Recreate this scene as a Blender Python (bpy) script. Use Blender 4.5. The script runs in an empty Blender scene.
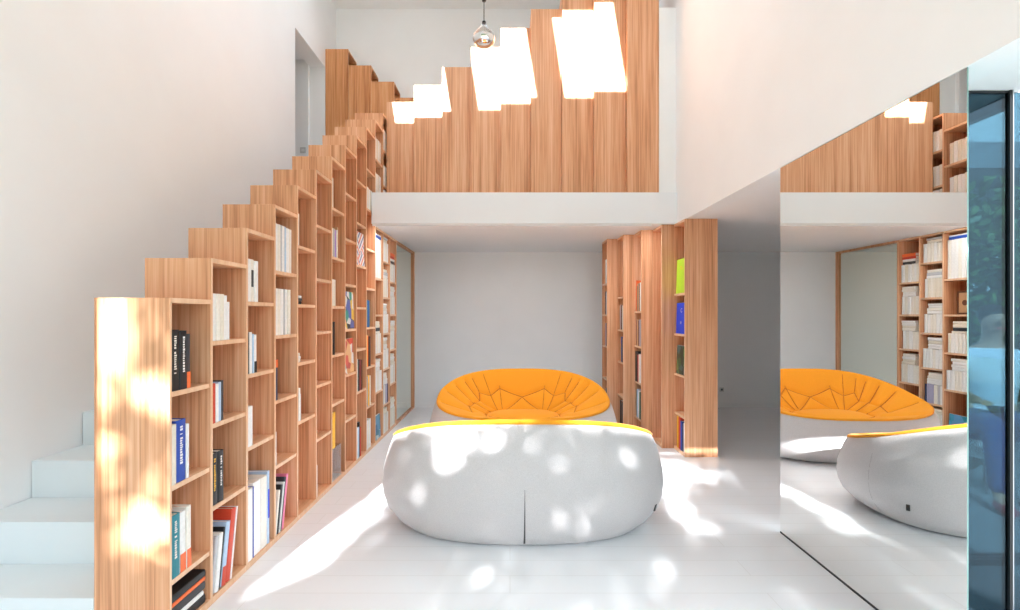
import bpy, bmesh, math, random
from mathutils import Vector, Matrix, noise as NZ
R = random.Random(7)
scene = bpy.context.scene
COL = scene.collection
F = 450.0                      # focal length in pixels of the 1020-wide frame
EYE = 1.30

# ------------------------------------------------------------------ materials
def new_mat(name):
    m = bpy.data.materials.new(name); m.use_nodes = True
    nt = m.node_tree; nt.nodes.clear()
    out = nt.nodes.new('ShaderNodeOutputMaterial')
    b = nt.nodes.new('ShaderNodeBsdfPrincipled')
    nt.links.new(b.outputs[0], out.inputs[0])
    return m, nt, b
def plain(name, col, rough=0.5, metal=0.0, spec=0.5, noise=0.0, nscale=30, bump=0.0):
    m, nt, b = new_mat(name)
    b.inputs['Base Color'].default_value = (*col, 1)
    b.inputs['Roughness'].default_value = rough
    b.inputs['Metallic'].default_value = metal
    b.inputs['Specular IOR Level'].default_value = spec
    if noise or bump:
        tc = nt.nodes.new('ShaderNodeTexCoord')
        n = nt.nodes.new('ShaderNodeTexNoise'); n.inputs['Scale'].default_value = nscale; n.inputs['Detail'].default_value = 4
        nt.links.new(tc.outputs['Object'], n.inputs['Vector'])
        if noise:
            r = nt.nodes.new('ShaderNodeValToRGB')
            r.color_ramp.elements[0].position = .3; r.color_ramp.elements[1].position = .7
            r.color_ramp.elements[0].color = (*[c*(1-noise) for c in col], 1)
            r.color_ramp.elements[1].color = (*[min(1, c*(1+noise)) for c in col], 1)
            nt.links.new(n.outputs['Fac'], r.inputs['Fac']); nt.links.new(r.outputs['Color'], b.inputs['Base Color'])
        if bump:
            bp = nt.nodes.new('ShaderNodeBump'); bp.inputs['Strength'].default_value = bump; bp.inputs['Distance'].default_value = .004
            nt.links.new(n.outputs['Fac'], bp.inputs['Height']); nt.links.new(bp.outputs[0], b.inputs['Normal'])
    return m
def wood(name, dark, mid, light, stretch, rough=0.42):
    """fine-striped laminated oak; stretch = noise scale per axis (grain runs along the small one)"""
    m, nt, b = new_mat(name)
    tc = nt.nodes.new('ShaderNodeTexCoord'); oi = nt.nodes.new('ShaderNodeObjectInfo')
    mul = nt.nodes.new('ShaderNodeMath'); mul.operation = 'MULTIPLY'; mul.inputs[1].default_value = 17.0
    add = nt.nodes.new('ShaderNodeVectorMath'); add.operation = 'ADD'
    mp = nt.nodes.new('ShaderNodeMapping'); mp.inputs['Scale'].default_value = stretch
    n = nt.nodes.new('ShaderNodeTexNoise'); n.inputs['Scale'].default_value = 1.0; n.inputs['Detail'].default_value = 3.0; n.inputs['Roughness'].default_value = .65
    mp2 = nt.nodes.new('ShaderNodeMapping'); mp2.inputs['Scale'].default_value = [s*0.22 for s in stretch]
    n2 = nt.nodes.new('ShaderNodeTexNoise'); n2.inputs['Scale'].default_value = 1.0; n2.inputs['Detail'].default_value = 2.0
    r = nt.nodes.new('ShaderNodeValToRGB')
    e = r.color_ramp.elements
    e[0].position = .34; e[0].color = (*dark, 1); e[1].position = .64; e[1].color = (*light, 1)
    x = e.new(.49); x.color = (*mid, 1)
    mx = nt.nodes.new('ShaderNodeMath'); mx.operation = 'MULTIPLY_ADD'; mx.inputs[1].default_value = .35
    sub = nt.nodes.new('ShaderNodeMath'); sub.operation = 'MULTIPLY_ADD'; sub.inputs[1].default_value = .65
    L = nt.links.new
    L(oi.outputs['Random'], mul.inputs[0]); L(tc.outputs['Object'], add.inputs[0]); L(mul.outputs[0], add.inputs[1])
    L(add.outputs[0], mp.inputs['Vector']); L(mp.outputs[0], n.inputs['Vector'])
    L(add.outputs[0], mp2.inputs['Vector']); L(mp2.outputs[0], n2.inputs['Vector'])
    zero = nt.nodes.new('ShaderNodeValue'); zero.outputs[0].default_value = 0.0
    L(n.outputs['Fac'], sub.inputs[0]); L(zero.outputs[0], sub.inputs[2])
    L(n2.outputs['Fac'], mx.inputs[0]); L(sub.outputs[0], mx.inputs[2]); L(mx.outputs[0], r.inputs['Fac'])
    L(r.outputs['Color'], b.inputs['Base Color'])
    b.inputs['Roughness'].default_value = rough; b.inputs['Specular IOR Level'].default_value = .35
    return m
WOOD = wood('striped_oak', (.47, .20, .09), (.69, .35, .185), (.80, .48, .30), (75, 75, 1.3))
WOOD_SHADE = wood('deep_oak', (.42, .15, .045), (.62, .27, .105), (.73, .38, .18), (75, 75, 1.3))  # striped oak darkened: shade on the upstairs cabinets put into the colour
WOODH = wood('striped_oak_shelf', (.63, .33, .17), (.76, .44, .25), (.83, .53, .33), (70, 2.0, 70))
EDGE = wood('oak_edge', (.68, .40, .235), (.76, .48, .30), (.82, .56, .37), (30, 30, 3))
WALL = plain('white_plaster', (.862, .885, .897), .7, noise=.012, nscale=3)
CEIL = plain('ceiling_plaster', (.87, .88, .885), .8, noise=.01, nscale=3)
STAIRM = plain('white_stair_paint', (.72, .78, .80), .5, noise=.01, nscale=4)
SLABM = plain('white_slab_paint', (.81, .85, .885), .6, noise=.008, nscale=4)
BLACKM = plain('black_metal', (.012, .013, .015), .35, spec=.5)
ALU = plain('brushed_aluminium', (.55, .55, .56), .3, metal=1.0)
CHROME = plain('chrome', (.85, .85, .85), .06, metal=1.0)
MIRROR = plain('mirror_silver', (.90, .905, .89), .0, metal=1.0)
MIRROR2 = plain('tinted_mirror_silver', (.80, .83, .76), .02, metal=1.0)
GLASSEDGE = plain('green_glass_edge', (.25, .42, .38), .2)
PAPER = plain('paper_pages', (.80, .76, .68), .85, noise=.06, nscale=160)
GREYP = plain('grey_plastic', (.55, .55, .54), .5)

def floor_mat():
    m, nt, b = new_mat('white_painted_boards'); L = nt.links.new
    tc = nt.nodes.new('ShaderNodeTexCoord')
    br = nt.nodes.new('ShaderNodeTexBrick')
    br.inputs['Scale'].default_value = 1; br.inputs['Brick Width'].default_value = 2.4; br.inputs['Row Height'].default_value = .14
    br.inputs['Mortar Size'].default_value = .0022; br.inputs['Mortar Smooth'].default_value = .3
    br.inputs['Color1'].default_value = (.79, .81, .83, 1); br.inputs['Color2'].default_value = (.77, .79, .815, 1)
    br.inputs['Mortar'].default_value = (.70, .71, .71, 1)
    L(tc.outputs['Object'], br.inputs['Vector']); L(br.outputs['Color'], b.inputs['Base Color'])
    b.inputs['Roughness'].default_value = .3
    b.inputs['Specular IOR Level'].default_value = .45
    return m
FLOORM = floor_mat()

def tinted_glass(name, tint, refl):
    m = bpy.data.materials.new(name); m.use_nodes = True; nt = m.node_tree; nt.nodes.clear()
    out = nt.nodes.new('ShaderNodeOutputMaterial'); mix = nt.nodes.new('ShaderNodeMixShader')
    t = nt.nodes.new('ShaderNodeBsdfTransparent'); g = nt.nodes.new('ShaderNodeBsdfGlossy')
    t.inputs['Color'].default_value = (*tint, 1); g.inputs['Roughness'].default_value = 0.0
    g.inputs['Color'].default_value = (.9, .95, 1, 1)
    lw = nt.nodes.new('ShaderNodeFresnel'); lw.inputs['IOR'].default_value = 1.5
    ma = nt.nodes.new('ShaderNodeMath'); ma.operation = 'MULTIPLY_ADD'; ma.inputs[1].default_value = .5; ma.inputs[2].default_value = refl
    L = nt.links.new
    L(lw.outputs[0], ma.inputs[0]); L(ma.outputs[0], mix.inputs[0]); L(t.outputs[0], mix.inputs[1]); L(g.outputs[0], mix.inputs[2]); L(mix.outputs[0], out.inputs[0])
    return m
GLASS = tinted_glass('blue_tinted_glass', (.19, .29, .33), .0)

def fabric(name, col, scale, bump, rough=.95, vary=.05, sheen=.2):
    m, nt, b = new_mat(name); L = nt.links.new
    tc = nt.nodes.new('ShaderNodeTexCoord')
    n = nt.nodes.new('ShaderNodeTexNoise'); n.inputs['Scale'].default_value = scale; n.inputs['Detail'].default_value = 2
    L(tc.outputs['Object'], n.inputs['Vector'])
    r = nt.nodes.new('ShaderNodeValToRGB'); r.color_ramp.elements[0].position = .35; r.color_ramp.elements[1].position = .65
    r.color_ramp.elements[0].color = (*[c*(1-vary) for c in col], 1); r.color_ramp.elements[1].color = (*[min(1, c*(1+vary)) for c in col], 1)
    L(n.outputs['Fac'], r.inputs['Fac']); L(r.outputs['Color'], b.inputs['Base Color'])
    bp = nt.nodes.new('ShaderNodeBump'); bp.inputs['Strength'].default_value = bump; bp.inputs['Distance'].default_value = .003
    L(n.outputs['Fac'], bp.inputs['Height']); L(bp.outputs[0], b.inputs['Normal'])
    b.inputs['Roughness'].default_value = rough; b.inputs['Specular IOR Level'].default_value = .15
    b.inputs['Sheen Weight'].default_value = sheen
    return m
SHELLM = fabric('light_grey_knit', (.56, .53, .525), 240, .25, vary=.06)
ORANGE = fabric('saffron_wool', (.82, .325, .022), 320, .2, vary=.05, sheen=.1)
DARKSEAM = plain('dark_seam', (.08, .075, .075), .9)

# ------------------------------------------------------------------ mesh helpers
class MB:
    def __init__(s): s.v = []; s.f = []; s.m = []
    def box(s, x0, x1, y0, y1, z0, z1, mat=0, faces=None):
        b = len(s.v)
        s.v += [(x0,y0,z0),(x1,y0,z0),(x1,y1,z0),(x0,y1,z0),(x0,y0,z1),(x1,y0,z1),(x1,y1,z1),(x0,y1,z1)]
        q = {'-z':(0,3,2,1), '+z':(4,5,6,7), '-y':(0,1,5,4), '+x':(1,2,6,5), '+y':(2,3,7,6), '-x':(3,0,4,7)}
        for k, f in q.items():
            s.f.append(tuple(b+i for i in f)); s.m.append((faces or {}).get(k, mat))
        return s
    def prism(s, pts, z0, z1, mat=0):
        b = len(s.v); n = len(pts)
        s.v += [(x, y, z0) for x, y in pts] + [(x, y, z1) for x, y in pts]
        s.f.append(tuple(b+i for i in range(n))[::-1]); s.m.append(mat)
        s.f.append(tuple(b+n+i for i in range(n))); s.m.append(mat)
        for i in range(n):
            j = (i+1) % n; s.f.append((b+i, b+j, b+n+j, b+n+i)); s.m.append(mat)
        return s
    def tube(s, p, q, r, n=10, r2=None, mat=0):
        p, q = Vector(p), Vector(q); d = (q-p).normalized(); a = d.orthogonal().normalized(); c = d.cross(a)
        b = len(s.v); r2 = r if r2 is None else r2
        for o, rr in ((p, r), (q, r2)):
            for i in range(n):
                t = 2*math.pi*i/n; s.v.append(tuple(o + (a*math.cos(t)+c*math.sin(t))*rr))
        for i in range(n):
            j = (i+1) % n; s.f.append((b+i, b+j, b+n+j, b+n+i)); s.m.append(mat)
        s.f.append(tuple(b+i for i in range(n))[::-1]); s.m.append(mat)
        s.f.append(tuple(b+n+i for i in range(n))); s.m.append(mat)
        return s
    def lathe(s, prof, c=(0,0,0), n=32, mat=0):
        b = len(s.v); k = len(prof)
        for r, z in prof:
            for i in range(n):
                t = 2*math.pi*i/n; s.v.append((c[0]+r*math.cos(t), c[1]+r*math.sin(t), c[2]+z))
        for a in range(k-1):
            for i in range(n):
                j = (i+1) % n; s.f.append((b+a*n+i, b+a*n+j, b+(a+1)*n+j, b+(a+1)*n+i)); s.m.append(mat)
        return s
    def mesh(s, name, mats, smooth=False):
        me = bpy.data.meshes.new(name); me.from_pydata(s.v, [], s.f)
        for m in (mats if isinstance(mats, (list, tuple)) else [mats]): me.materials.append(m)
        me.polygons.foreach_set('material_index', s.m)
        if smooth: me.polygons.foreach_set('use_smooth', [True]*len(s.f))
        me.validate(); me.update()
        return me
    def build(s, name, mats, parent=None, smooth=False, bevel=0.0):
        o = bpy.data.objects.new(name, s.mesh(name, mats, smooth)); COL.objects.link(o)
        if parent: o.parent = parent
        if bevel:
            bv = o.modifiers.new('bevel', 'BEVEL'); bv.width = bevel; bv.segments = 2; bv.limit_method = 'ANGLE'
        return o
def tag(o, label=None, cat=None, group=None, kind=None):
    if label: o['label'] = label
    if cat: o['category'] = cat
    if group: o['group'] = group
    if kind: o['kind'] = kind
    return o
def thing(name, label, cat, loc=(0,0,0), rotz=0.0, group=None, kind=None):
    o = bpy.data.objects.new(name, None); COL.objects.link(o); o.empty_display_size = .1
    o.location = loc; o.rotation_euler = (0, 0, rotz)
    return tag(o, label, cat, group, kind)
def struct(name, mb, m, parent=None, label=None, **k):
    o = mb.build(name, m, parent, **k)
    if parent is None: o['kind'] = 'structure'
    if label: o['label'] = label
    return o
ORD = ['first','second','third','fourth','fifth','sixth','seventh','eighth','ninth','tenth','eleventh','twelfth']

# ------------------------------------------------------------------ key dimensions (metres, camera at origin looking +Y)
XR = -1.335; XL = -1.632       # face and back of the stair bookcases
D = .272; RISE = .1866         # tread and rise
XW = -2.43                     # left wall
XM = 1.61                      # right wall and mirror
YB = 6.30                      # rear wall
ZC = 2.175; ZS = 2.475         # underside and top of the mezzanine slab
YS = 4.33                      # slab front
YF = -.40                      # front facade plane
def cy(i): return 1.765 if i <= 0 else 2.01 + D*(i-1)
def ctop(i): return 1.366 + RISE*i
ROOF0, RS = 2.9, .77
def roof(y): return min(5.58, ROOF0 + RS*(y-YF))

# ------------------------------------------------------------------ the room
mb = MB(); mb.prism([(XW-.2, YF-.3), (2.05, YF-.3), (2.05, 1.72), (2.0, 2.7), (4.0, 4.1), (4.0, YB+.2), (XW-.2, YB+.2)], -.12, 0)
struct('floor', mb, FLOORM)
# left wall with a doorway upstairs
mb = MB()
mb.box(XW-.2, XW, YF, 5.09, 0, 5.8); mb.box(XW-.2, XW, 5.09, 5.91, 0, ZS); mb.box(XW-.2, XW, 5.09, 5.91, 4.55, 5.8); mb.box(XW-.2, XW, 5.91, YB, 0, 5.8)
struct('wall_left', mb, WALL)
mb = MB(); mb.box(XW-1.6, XW-.2, 5.86, 5.98, ZS-.1, 5.0); mb.box(XW-1.7, XW-1.6, 4.9, 5.98, ZS-.1, 5.0)
mb.box(XW-1.7, XW-.2, 4.9, 5.0, ZS-.1, 5.0); mb.box(XW-1.7, XW-.2, 4.9, 5.98, ZS-.2, ZS-.1); mb.box(XW-1.7, XW-.2, 4.9, 5.98, 4.62, 4.72)
struct('wall_landing', mb, WALL)
mb = MB(); mb.box(XW-.2, 4.2, YB, YB+.2, 0, 5.8)
struct('wall_rear', mb, WALL)
mb = MB(); mb.box(XM, XM+.14, YF, YB, ZC, 5.8)
struct('wall_right', mb, WALL)
mb = MB(); mb.prism([(1.80, 2.74), (4.0, 4.16), (4.0, 4.28), (1.74, 2.82)], 0, ZC+.1); mb.box(4.0, 4.15, 4.1, YB, 0, ZC+.1)
struct('wall_corridor', mb, WALL)
# front facade with its wide opening behind the camera
OX0, OX1, OT = -2.10, 1.58, 2.83
mb = MB(); mb.box(XW-.2, OX0, YF-.15, YF, 0, 3.0); mb.box(OX0, XM+.14, YF-.15, YF, OT, 3.0); mb.box(OX1, XM+.14, YF-.15, YF, 0, OT)
struct('wall_front', mb, WALL)
mb = MB(); mb.box(XW-.2, 2.4, YF-.80, YF-.15, 3.42, 3.52); struct('trim_5', mb, WALL)  # added unseen canopy, keeps high sky light out of the front opening
# pitched roof with three skylights, then a flat ceiling
mb = MB()
SKY = [(-1.81, -1.153), (-.871, -.231), (.025, .664)]; SY0, SY1 = 1.96, 2.755
def roofpiece(x0, x1, y0, y1):
    b = len(mb.v); t = .16
    mb.v += [(x0,y0,roof(y0)),(x1,y0,roof(y0)),(x1,y1,roof(y1)),(x0,y1,roof(y1)),(x0,y0,roof(y0)+t),(x1,y0,roof(y0)+t),(x1,y1,roof(y1)+t),(x0,y1,roof(y1)+t)]
    for f in ((0,3,2,1),(4,5,6,7),(0,1,5,4),(1,2,6,5),(2,3,7,6),(3,0,4,7)): mb.f.append(tuple(b+i for i in f)); mb.m.append(0)
YT = YF + (5.58-ROOF0)/RS
roofpiece(XW-.2, XM+.14, YF-.15, SY0); roofpiece(XW-.2, XM+.14, SY1, YT)
xs = [XW-.2] + [c for p in SKY for c in p] + [XM+.14]
for i in range(0, len(xs), 2): roofpiece(xs[i], xs[i+1], SY0, SY1)
for (xa, xb), ya in zip(SKY, (2.077, 2.042, 1.991)): roofpiece(xa, xb, SY0, ya)
YR, YG = 4.35, 5.35  # unseen north-facing roof opening, added to bring more light onto the walls
def slope(x0, x1, y0, z0, y1, z1, t=.14):
    b = len(mb.v)
    mb.v += [(x0,y0,z0),(x1,y0,z0),(x1,y1,z1),(x0,y1,z1),(x0,y0,z0+t),(x1,y0,z0+t),(x1,y1,z1+t),(x0,y1,z1+t)]
    for f in ((0,3,2,1),(4,5,6,7),(0,1,5,4),(1,2,6,5),(2,3,7,6),(3,0,4,7)): mb.f.append(tuple(b+i for i in f)); mb.m.append(0)
ZR = 5.58 + RS*(YR-YT)
slope(XW-.2, XM+.14, YT, 5.58, YR, ZR)
for i in range(5): slope(XW-.2+i*(XM-XW+.28)/4 - (.06 if i else 0), XW-.2+i*(XM-XW+.28)/4 + .06, YR, ZR, YG, 5.58)
for x in (XW-.2, XM): mb.prism([(x, YT), (x+.14, YT), (x+.14, YG), (x, YG)], 5.5, 5.58)
def gable(x0, x1):
    b = len(mb.v)
    mb.v += [(x, y, z) for x in (x0, x1) for y, z in ((YT-.1, 5.5), (YR, ZR+.1), (YG+.1, 5.5))]
    for f in ((0,1,2),(5,4,3),(0,3,4,1),(1,4,5,2),(2,5,3,0)): mb.f.append(tuple(b+i for i in f)); mb.m.append(0)
gable(XW-.2, XW-.02); gable(XM+.02, XM+.14)
mb.box(XW-.2, XM+.14, YG, YB+.2, 5.58, 5.74)
struct('ceiling', mb, CEIL)
# mezzanine slab (its left end stops at the upper stair bookcases and leaves the stairwell open)
mb = MB(); mb.prism([(XR+.002, YS), (XM, YS), (XM, YB), (XW, YB), (XW, 5.05), (XL, 5.05), (XL, 4.46), (XR+.002, 4.46)], ZC, ZS)
struct('mezzanine_slab', mb, SLABM)
o = thing('ceiling_light', 'slim white strip light along the underside of the mezzanine front edge', 'light', (XR+.0005, YS+.03, ZC))  # added fill lamp, hidden behind its lip, brightens the room under the slab
MB().box(0, 2.70, 0, .004, -.018, .001).box(0, 2.70, .004, .044, -.002, .001).build('channel', SLABM, o)
FILL_GLOW, nt_, b_ = new_mat('led_strip'); b_.inputs['Base Color'].default_value = (.9, .9, .9, 1); b_.inputs['Emission Color'].default_value = (.94, .97, 1, 1); b_.inputs['Emission Strength'].default_value = 40.0
MB().box(.06, 2.69, .006, .040, -.0040, -.0022).build('light_strip', FILL_GLOW, o)
mb = MB(); mb.prism([(XM+.14, YF-.2), (2.0, YF-.2), (2.0, 2.78), (4.0, 4.1), (4.0, YB), (XM+.14, YB)], ZC, ZC+.12)
struct('ceiling_corridor', mb, CEIL)
mb = MB(); mb.box(1.447, XM, 4.37, 4.5, ZS, 4.28)
struct('trim_1', mb, WALL)
mb = MB(); mb.box(XR+.07, 1.0, YB-.012, YB, 0, .07)
struct('baseboard_rear', mb, WALL)
mb = MB(); mb.box(2.1, 4.0, YB-.012, YB, 0, .07)
struct('baseboard_corridor', mb, WALL)

# ------------------------------------------------------------------ white staircase behind the bookcases
st = thing('staircase', 'white painted closed staircase rising between the left wall and the stepped bookcases', 'staircase', (XW, 1.765, 0))
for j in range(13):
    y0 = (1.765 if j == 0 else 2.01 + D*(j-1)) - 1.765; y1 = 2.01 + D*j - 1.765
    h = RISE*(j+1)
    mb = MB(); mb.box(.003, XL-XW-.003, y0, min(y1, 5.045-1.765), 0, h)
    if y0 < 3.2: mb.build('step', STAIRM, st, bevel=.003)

# ------------------------------------------------------------------ bookcases
T = .012
TS = .020
def bookcase(label, x0, x1, y0, y1, z0, z1, side, shelves, group, name='bookcase', t=T, rear=.004, plinth=.03, face=None):
    """open-fronted column; side = the open face ('+x' or '-x'), the closed panel nearest the camera is thick"""
    o = thing(name, label, 'bookcase', (x0, y0, z0), 0, group)
    w, d, h = x1-x0, y1-y0, z1-z0
    e = {side: 1}
    mats = [face or WOOD, EDGE]
    MB().box(0, w, 0, t, 0, h, 0, e).build('side_panel', mats, o, bevel=.0012)
    MB().box(0, w, d-rear, d, 0, h, 0, e).build('side_panel', mats, o)
    b0, b1 = (0, .010) if side == '+x' else (w-.010, w)
    MB().box(b0, b1, t, d-rear, 0, h).build('back_panel', mats, o)
    i0, i1 = (.010, w) if side == '+x' else (0, w-.010)
    MB().box(i0, i1, t, d-rear, h-TS, h, 0, e).build('top_panel', [WOODH, EDGE], o)
    MB().box(i0, i1, t, d-rear, 0, plinth, 0, e).build('bottom_panel', [WOODH, EDGE], o)
    ins = .004
    for zz in shelves:
        a0, a1 = (i0, i1-ins) if side == '+x' else (i0+ins, i1)
        MB().box(a0, a1, t, d-rear, zz-z0-TS, zz-z0, 0, e).build('shelf', [WOODH, EDGE], o)
    return o
STAIRG = 'stepped stair bookcases'
SP = .3732
shelf_tab = {}
for i in range(10):
    z1 = ctop(i); sh = []
    z = z1 - SP
    while z > .20: sh.append(z); z -= SP
    if i in (2, 4, 6, 8): sh = [s for s in sh if s > .30]
    shelf_tab[i] = sh
    lab = ('oak bookcase with sunlit end panel, lowest and nearest of the stepped stair bookcases' if i == 0 else
           f'stepped oak bookcase, {ORD[i]} from the front along the white staircase')
    bookcase(lab, XL, XR, cy(i)+.0004, cy(i+1)-.0004, 0, z1, '+x', sh, STAIRG)
for i in (10, 11):
    z1 = ctop(i); sh = [z1-SP] if z1-2*SP < ZS+.06 else [z1-SP, z1-2*SP]
    shelf_tab[('u', i)] = sh
    bookcase(('topmost pale oak stepped bookcase standing on the mezzanine edge' if i == 11 else 'short oak stepped bookcase on the mezzanine, one step below the topmost'),
             XL, XR, cy(i)+.0004, cy(i+1)-.0004, ZS+.0005, z1, '+x', sh, 'stepped bookcases on the mezzanine')
LOW = {10: [1.67, 1.30, .905, .52], 11: [1.868, 1.485, 1.10, .72, .34], 12: [1.67, 1.30, .905, .52]}
names = {10: 'full height oak bookcase under the mezzanine, nearest the stepped bookcases', 11: 'full height oak bookcase under the mezzanine, middle of three', 12: 'full height oak bookcase under the mezzanine, beside the mirrored door'}
for i in (10, 11, 12):
    bookcase(names[i], XL, XR, cy(i)+.0004, cy(i+1)-.0004, 0, ZC-.002, '+x', LOW[i], 'paperback bookcases under the mezzanine')
RSH = {0: [1.50, 1.118, .735, .36], 1: [], 2: [1.335, .965, .58, .20], 3: [1.50, 1.13, .77, .39], 4: [1.665, 1.30, .93, .55, .18]}
rnames = ['nearest oak bookcase right of the orange sofa with sunlit foot', 'second oak bookcase of the staggered right row, facing edge pale with sunlight',
          'third oak bookcase of the staggered right row, holding an orange book', 'fourth oak bookcase of the staggered right row', 'farthest oak bookcase of the staggered right row, by the rear wall']
def rx(i): return 1.593 - .118*i
def ry(i): return 4.10 + .275*i
for i in range(5):
    bookcase(rnames[i], rx(i), rx(i)+.30, ry(i)+.0004, ry(i+1)-.0004, 0, ZC-.002, '-x', RSH[i], 'staggered bookcases right of the sofas')
# upstairs stepped cabinets by the doorway, open to the right
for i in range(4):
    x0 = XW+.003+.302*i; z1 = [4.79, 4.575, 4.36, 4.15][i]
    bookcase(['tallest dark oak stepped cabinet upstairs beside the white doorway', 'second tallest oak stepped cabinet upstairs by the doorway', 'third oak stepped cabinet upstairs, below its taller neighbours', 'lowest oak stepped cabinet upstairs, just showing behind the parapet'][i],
             x0, x0+.30, 5.915, 6.24, ZS+.0005, z1, '+x', [z1-.40, z1-.80], 'stepped oak cabinets upstairs', face=WOOD_SHADE)
# parapet of stepped boxes along the mezzanine edge
PW = .308
PTOP = [3.586, 3.738, 3.896, 4.070, 4.229, 4.382, 4.542, 4.702, 4.862]
pn = ['lowest pale oak parapet box on the mezzanine, next to the stepped bookcases', 'second lowest oak parapet box on the mezzanine', 'third lowest oak parapet box on the mezzanine', 'fourth oak parapet box on the mezzanine counting from the left',
      'middle oak parapet box on the mezzanine, fifth from the left', 'sixth oak parapet box on the mezzanine counting from the left', 'third oak parapet box on the mezzanine counting from the right', 'second oak parapet box on the mezzanine counting from the right', 'rightmost and tallest oak parapet box on the mezzanine']
for i in range(9):
    y0 = 4.84 - .06*i; x0 = -1.329 + PW*i; h = PTOP[i]-ZS-.0005
    o = thing('parapet_box', pn[i], 'parapet', (x0+.0005, y0, ZS+.0005), 0, 'stepped oak parapet boxes')
    w = PW-.001; d = .30; m = [WOOD, EDGE]
    MB().box(0, w, 0, T, 0, h).build('front_panel', m, o, bevel=.0015)
    MB().box(0, T, T, d, 0, h, 0, {'+y': 1}).build('side_panel', m, o)
    MB().box(w-T, w, T, d, 0, h, 0, {'+y': 1}).build('side_panel', m, o)
    MB().box(T, w-T, T, d, h-T, h, 0, {'+y': 1}).build('top_panel', [EDGE, EDGE], o)
    for zz in range(1, 4):
        if .373*zz < h-.1: MB().box(T, w-T, T, d, h-.373*zz-T, h-.373*zz, 0, {'+y': 1}).build('shelf', [WOODH, EDGE], o)

# ------------------------------------------------------------------ books
PAL = {'white': (.80,.79,.77), 'cream': (.74,.68,.57), 'ivory': (.78,.74,.66), 'grey': (.50,.50,.52), 'black': (.012,.012,.014), 'charcoal': (.04,.04,.045),
       'navy': (.015,.025,.075), 'blue': (.012,.06,.36), 'royal blue': (.01,.05,.62), 'pale blue': (.42,.55,.72), 'teal': (.01,.20,.25), 'green': (.03,.16,.06), 'lime green': (.42,.66,.03),
       'red': (.60,.06,.025), 'orange': (.86,.16,.04), 'brown': (.13,.045,.02), 'dark red': (.22,.02,.02), 'purple': (.36,.22,.55), 'yellow': (.86,.46,.03), 'pink': (.78,.22,.36), 'tan': (.55,.33,.17), 'lilac': (.38,.36,.50)}
BM = {k: plain('book_'+k.replace(' ', '_'), c, .5, noise=.05, nscale=60) for k, c in PAL.items()}
mesh_cache = {}
def book_meshes(colour, t, h, d, split):
    """spine faces +x at x=0; thickness along y; returns cover mesh and page-block mesh"""
    key = (colour, round(t, 4), round(h, 3), round(d, 3), split)
    if key in mesh_cache: return mesh_cache[key]
    c = .0022 if t > .012 else .0012
    cv = MB()
    # rounded spine: a shallow prism along z
    n = 6; pts = []
    r = min(.004, t*.3)
    for k in range(n+1):
        a = -math.pi/2 + math.pi*k/n
        pts.append((-r + r*math.cos(a), t/2 + (t/2)*math.sin(a)))
    pts += [(-r-c, t), (-r-c, 0)]
    cv.prism(pts, 0, h)
    cv.box(-d, -r-c, 0, c, 0, h); cv.box(-d, -r-c, t-c, t, 0, h)
    pg = MB().box(-d+.005, -r-c-.0005, c, t-c, .003, h-.004)
    if split:
        res = (cv.mesh('book_cover', BM[colour]), pg.mesh('page_block', PAPER))
    else:
        k = len(cv.v); cv.v += pg.v; cv.f += [tuple(i+k for i in f) for f in pg.f]; cv.m += [1]*len(pg.f)
        res = (cv.mesh('book', [BM[colour], PAPER]), None)
    mesh_cache[key] = res
    return res
NBOOK = [0]
def add_book(colour, t, h, d, loc, rot, label, group, split=False, marks=None, name='book'):
    t = math.floor(t*1000+.01)/1000; h = round(h*200)/200; d = round(d*50)/50
    cov, pg = book_meshes(colour, t, h, d, split)
    o = bpy.data.objects.new(name, cov); COL.objects.link(o)
    o.location = loc; o.rotation_euler = rot
    tag(o, label, 'book', group); NBOOK[0] += 1
    if pg:
        p = bpy.data.objects.new('page_block', pg); COL.objects.link(p); p.parent = o
    if marks:
        kind, mc = marks
        s = MB()
        rr = random.Random(NBOOK[0])
        if kind == 'text':            # rows of small glyph-like strokes running down the spine
            for row in (.5,):
                z = h*.90; yy = t*row
                while z > h*.30:
                    L_ = rr.uniform(.004, .009)
                    s.box(-.0002, .0004, yy-t*.14, yy+t*.14*rr.uniform(.3, 1), z-L_, z); z -= L_ + (.003 if rr.random() < .8 else .012)
            s.build('spine_lettering', BM[mc], o)
        elif kind == 'foot':
            s.box(-.001, .0005, t*.06, t*.94, .0005, h*.30); s.build('spine_band', BM[mc], o)
        elif kind == 'head':
            s.box(-.001, .0005, t*.06, t*.94, h*.80, h-.001); s.build('spine_band', BM[mc], o)
        elif kind == 'mark':
            s.box(-.001, .0005, t*.2, t*.8, h*.35, h*.75); s.build('spine_band', BM[mc], o)
    return o
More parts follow.
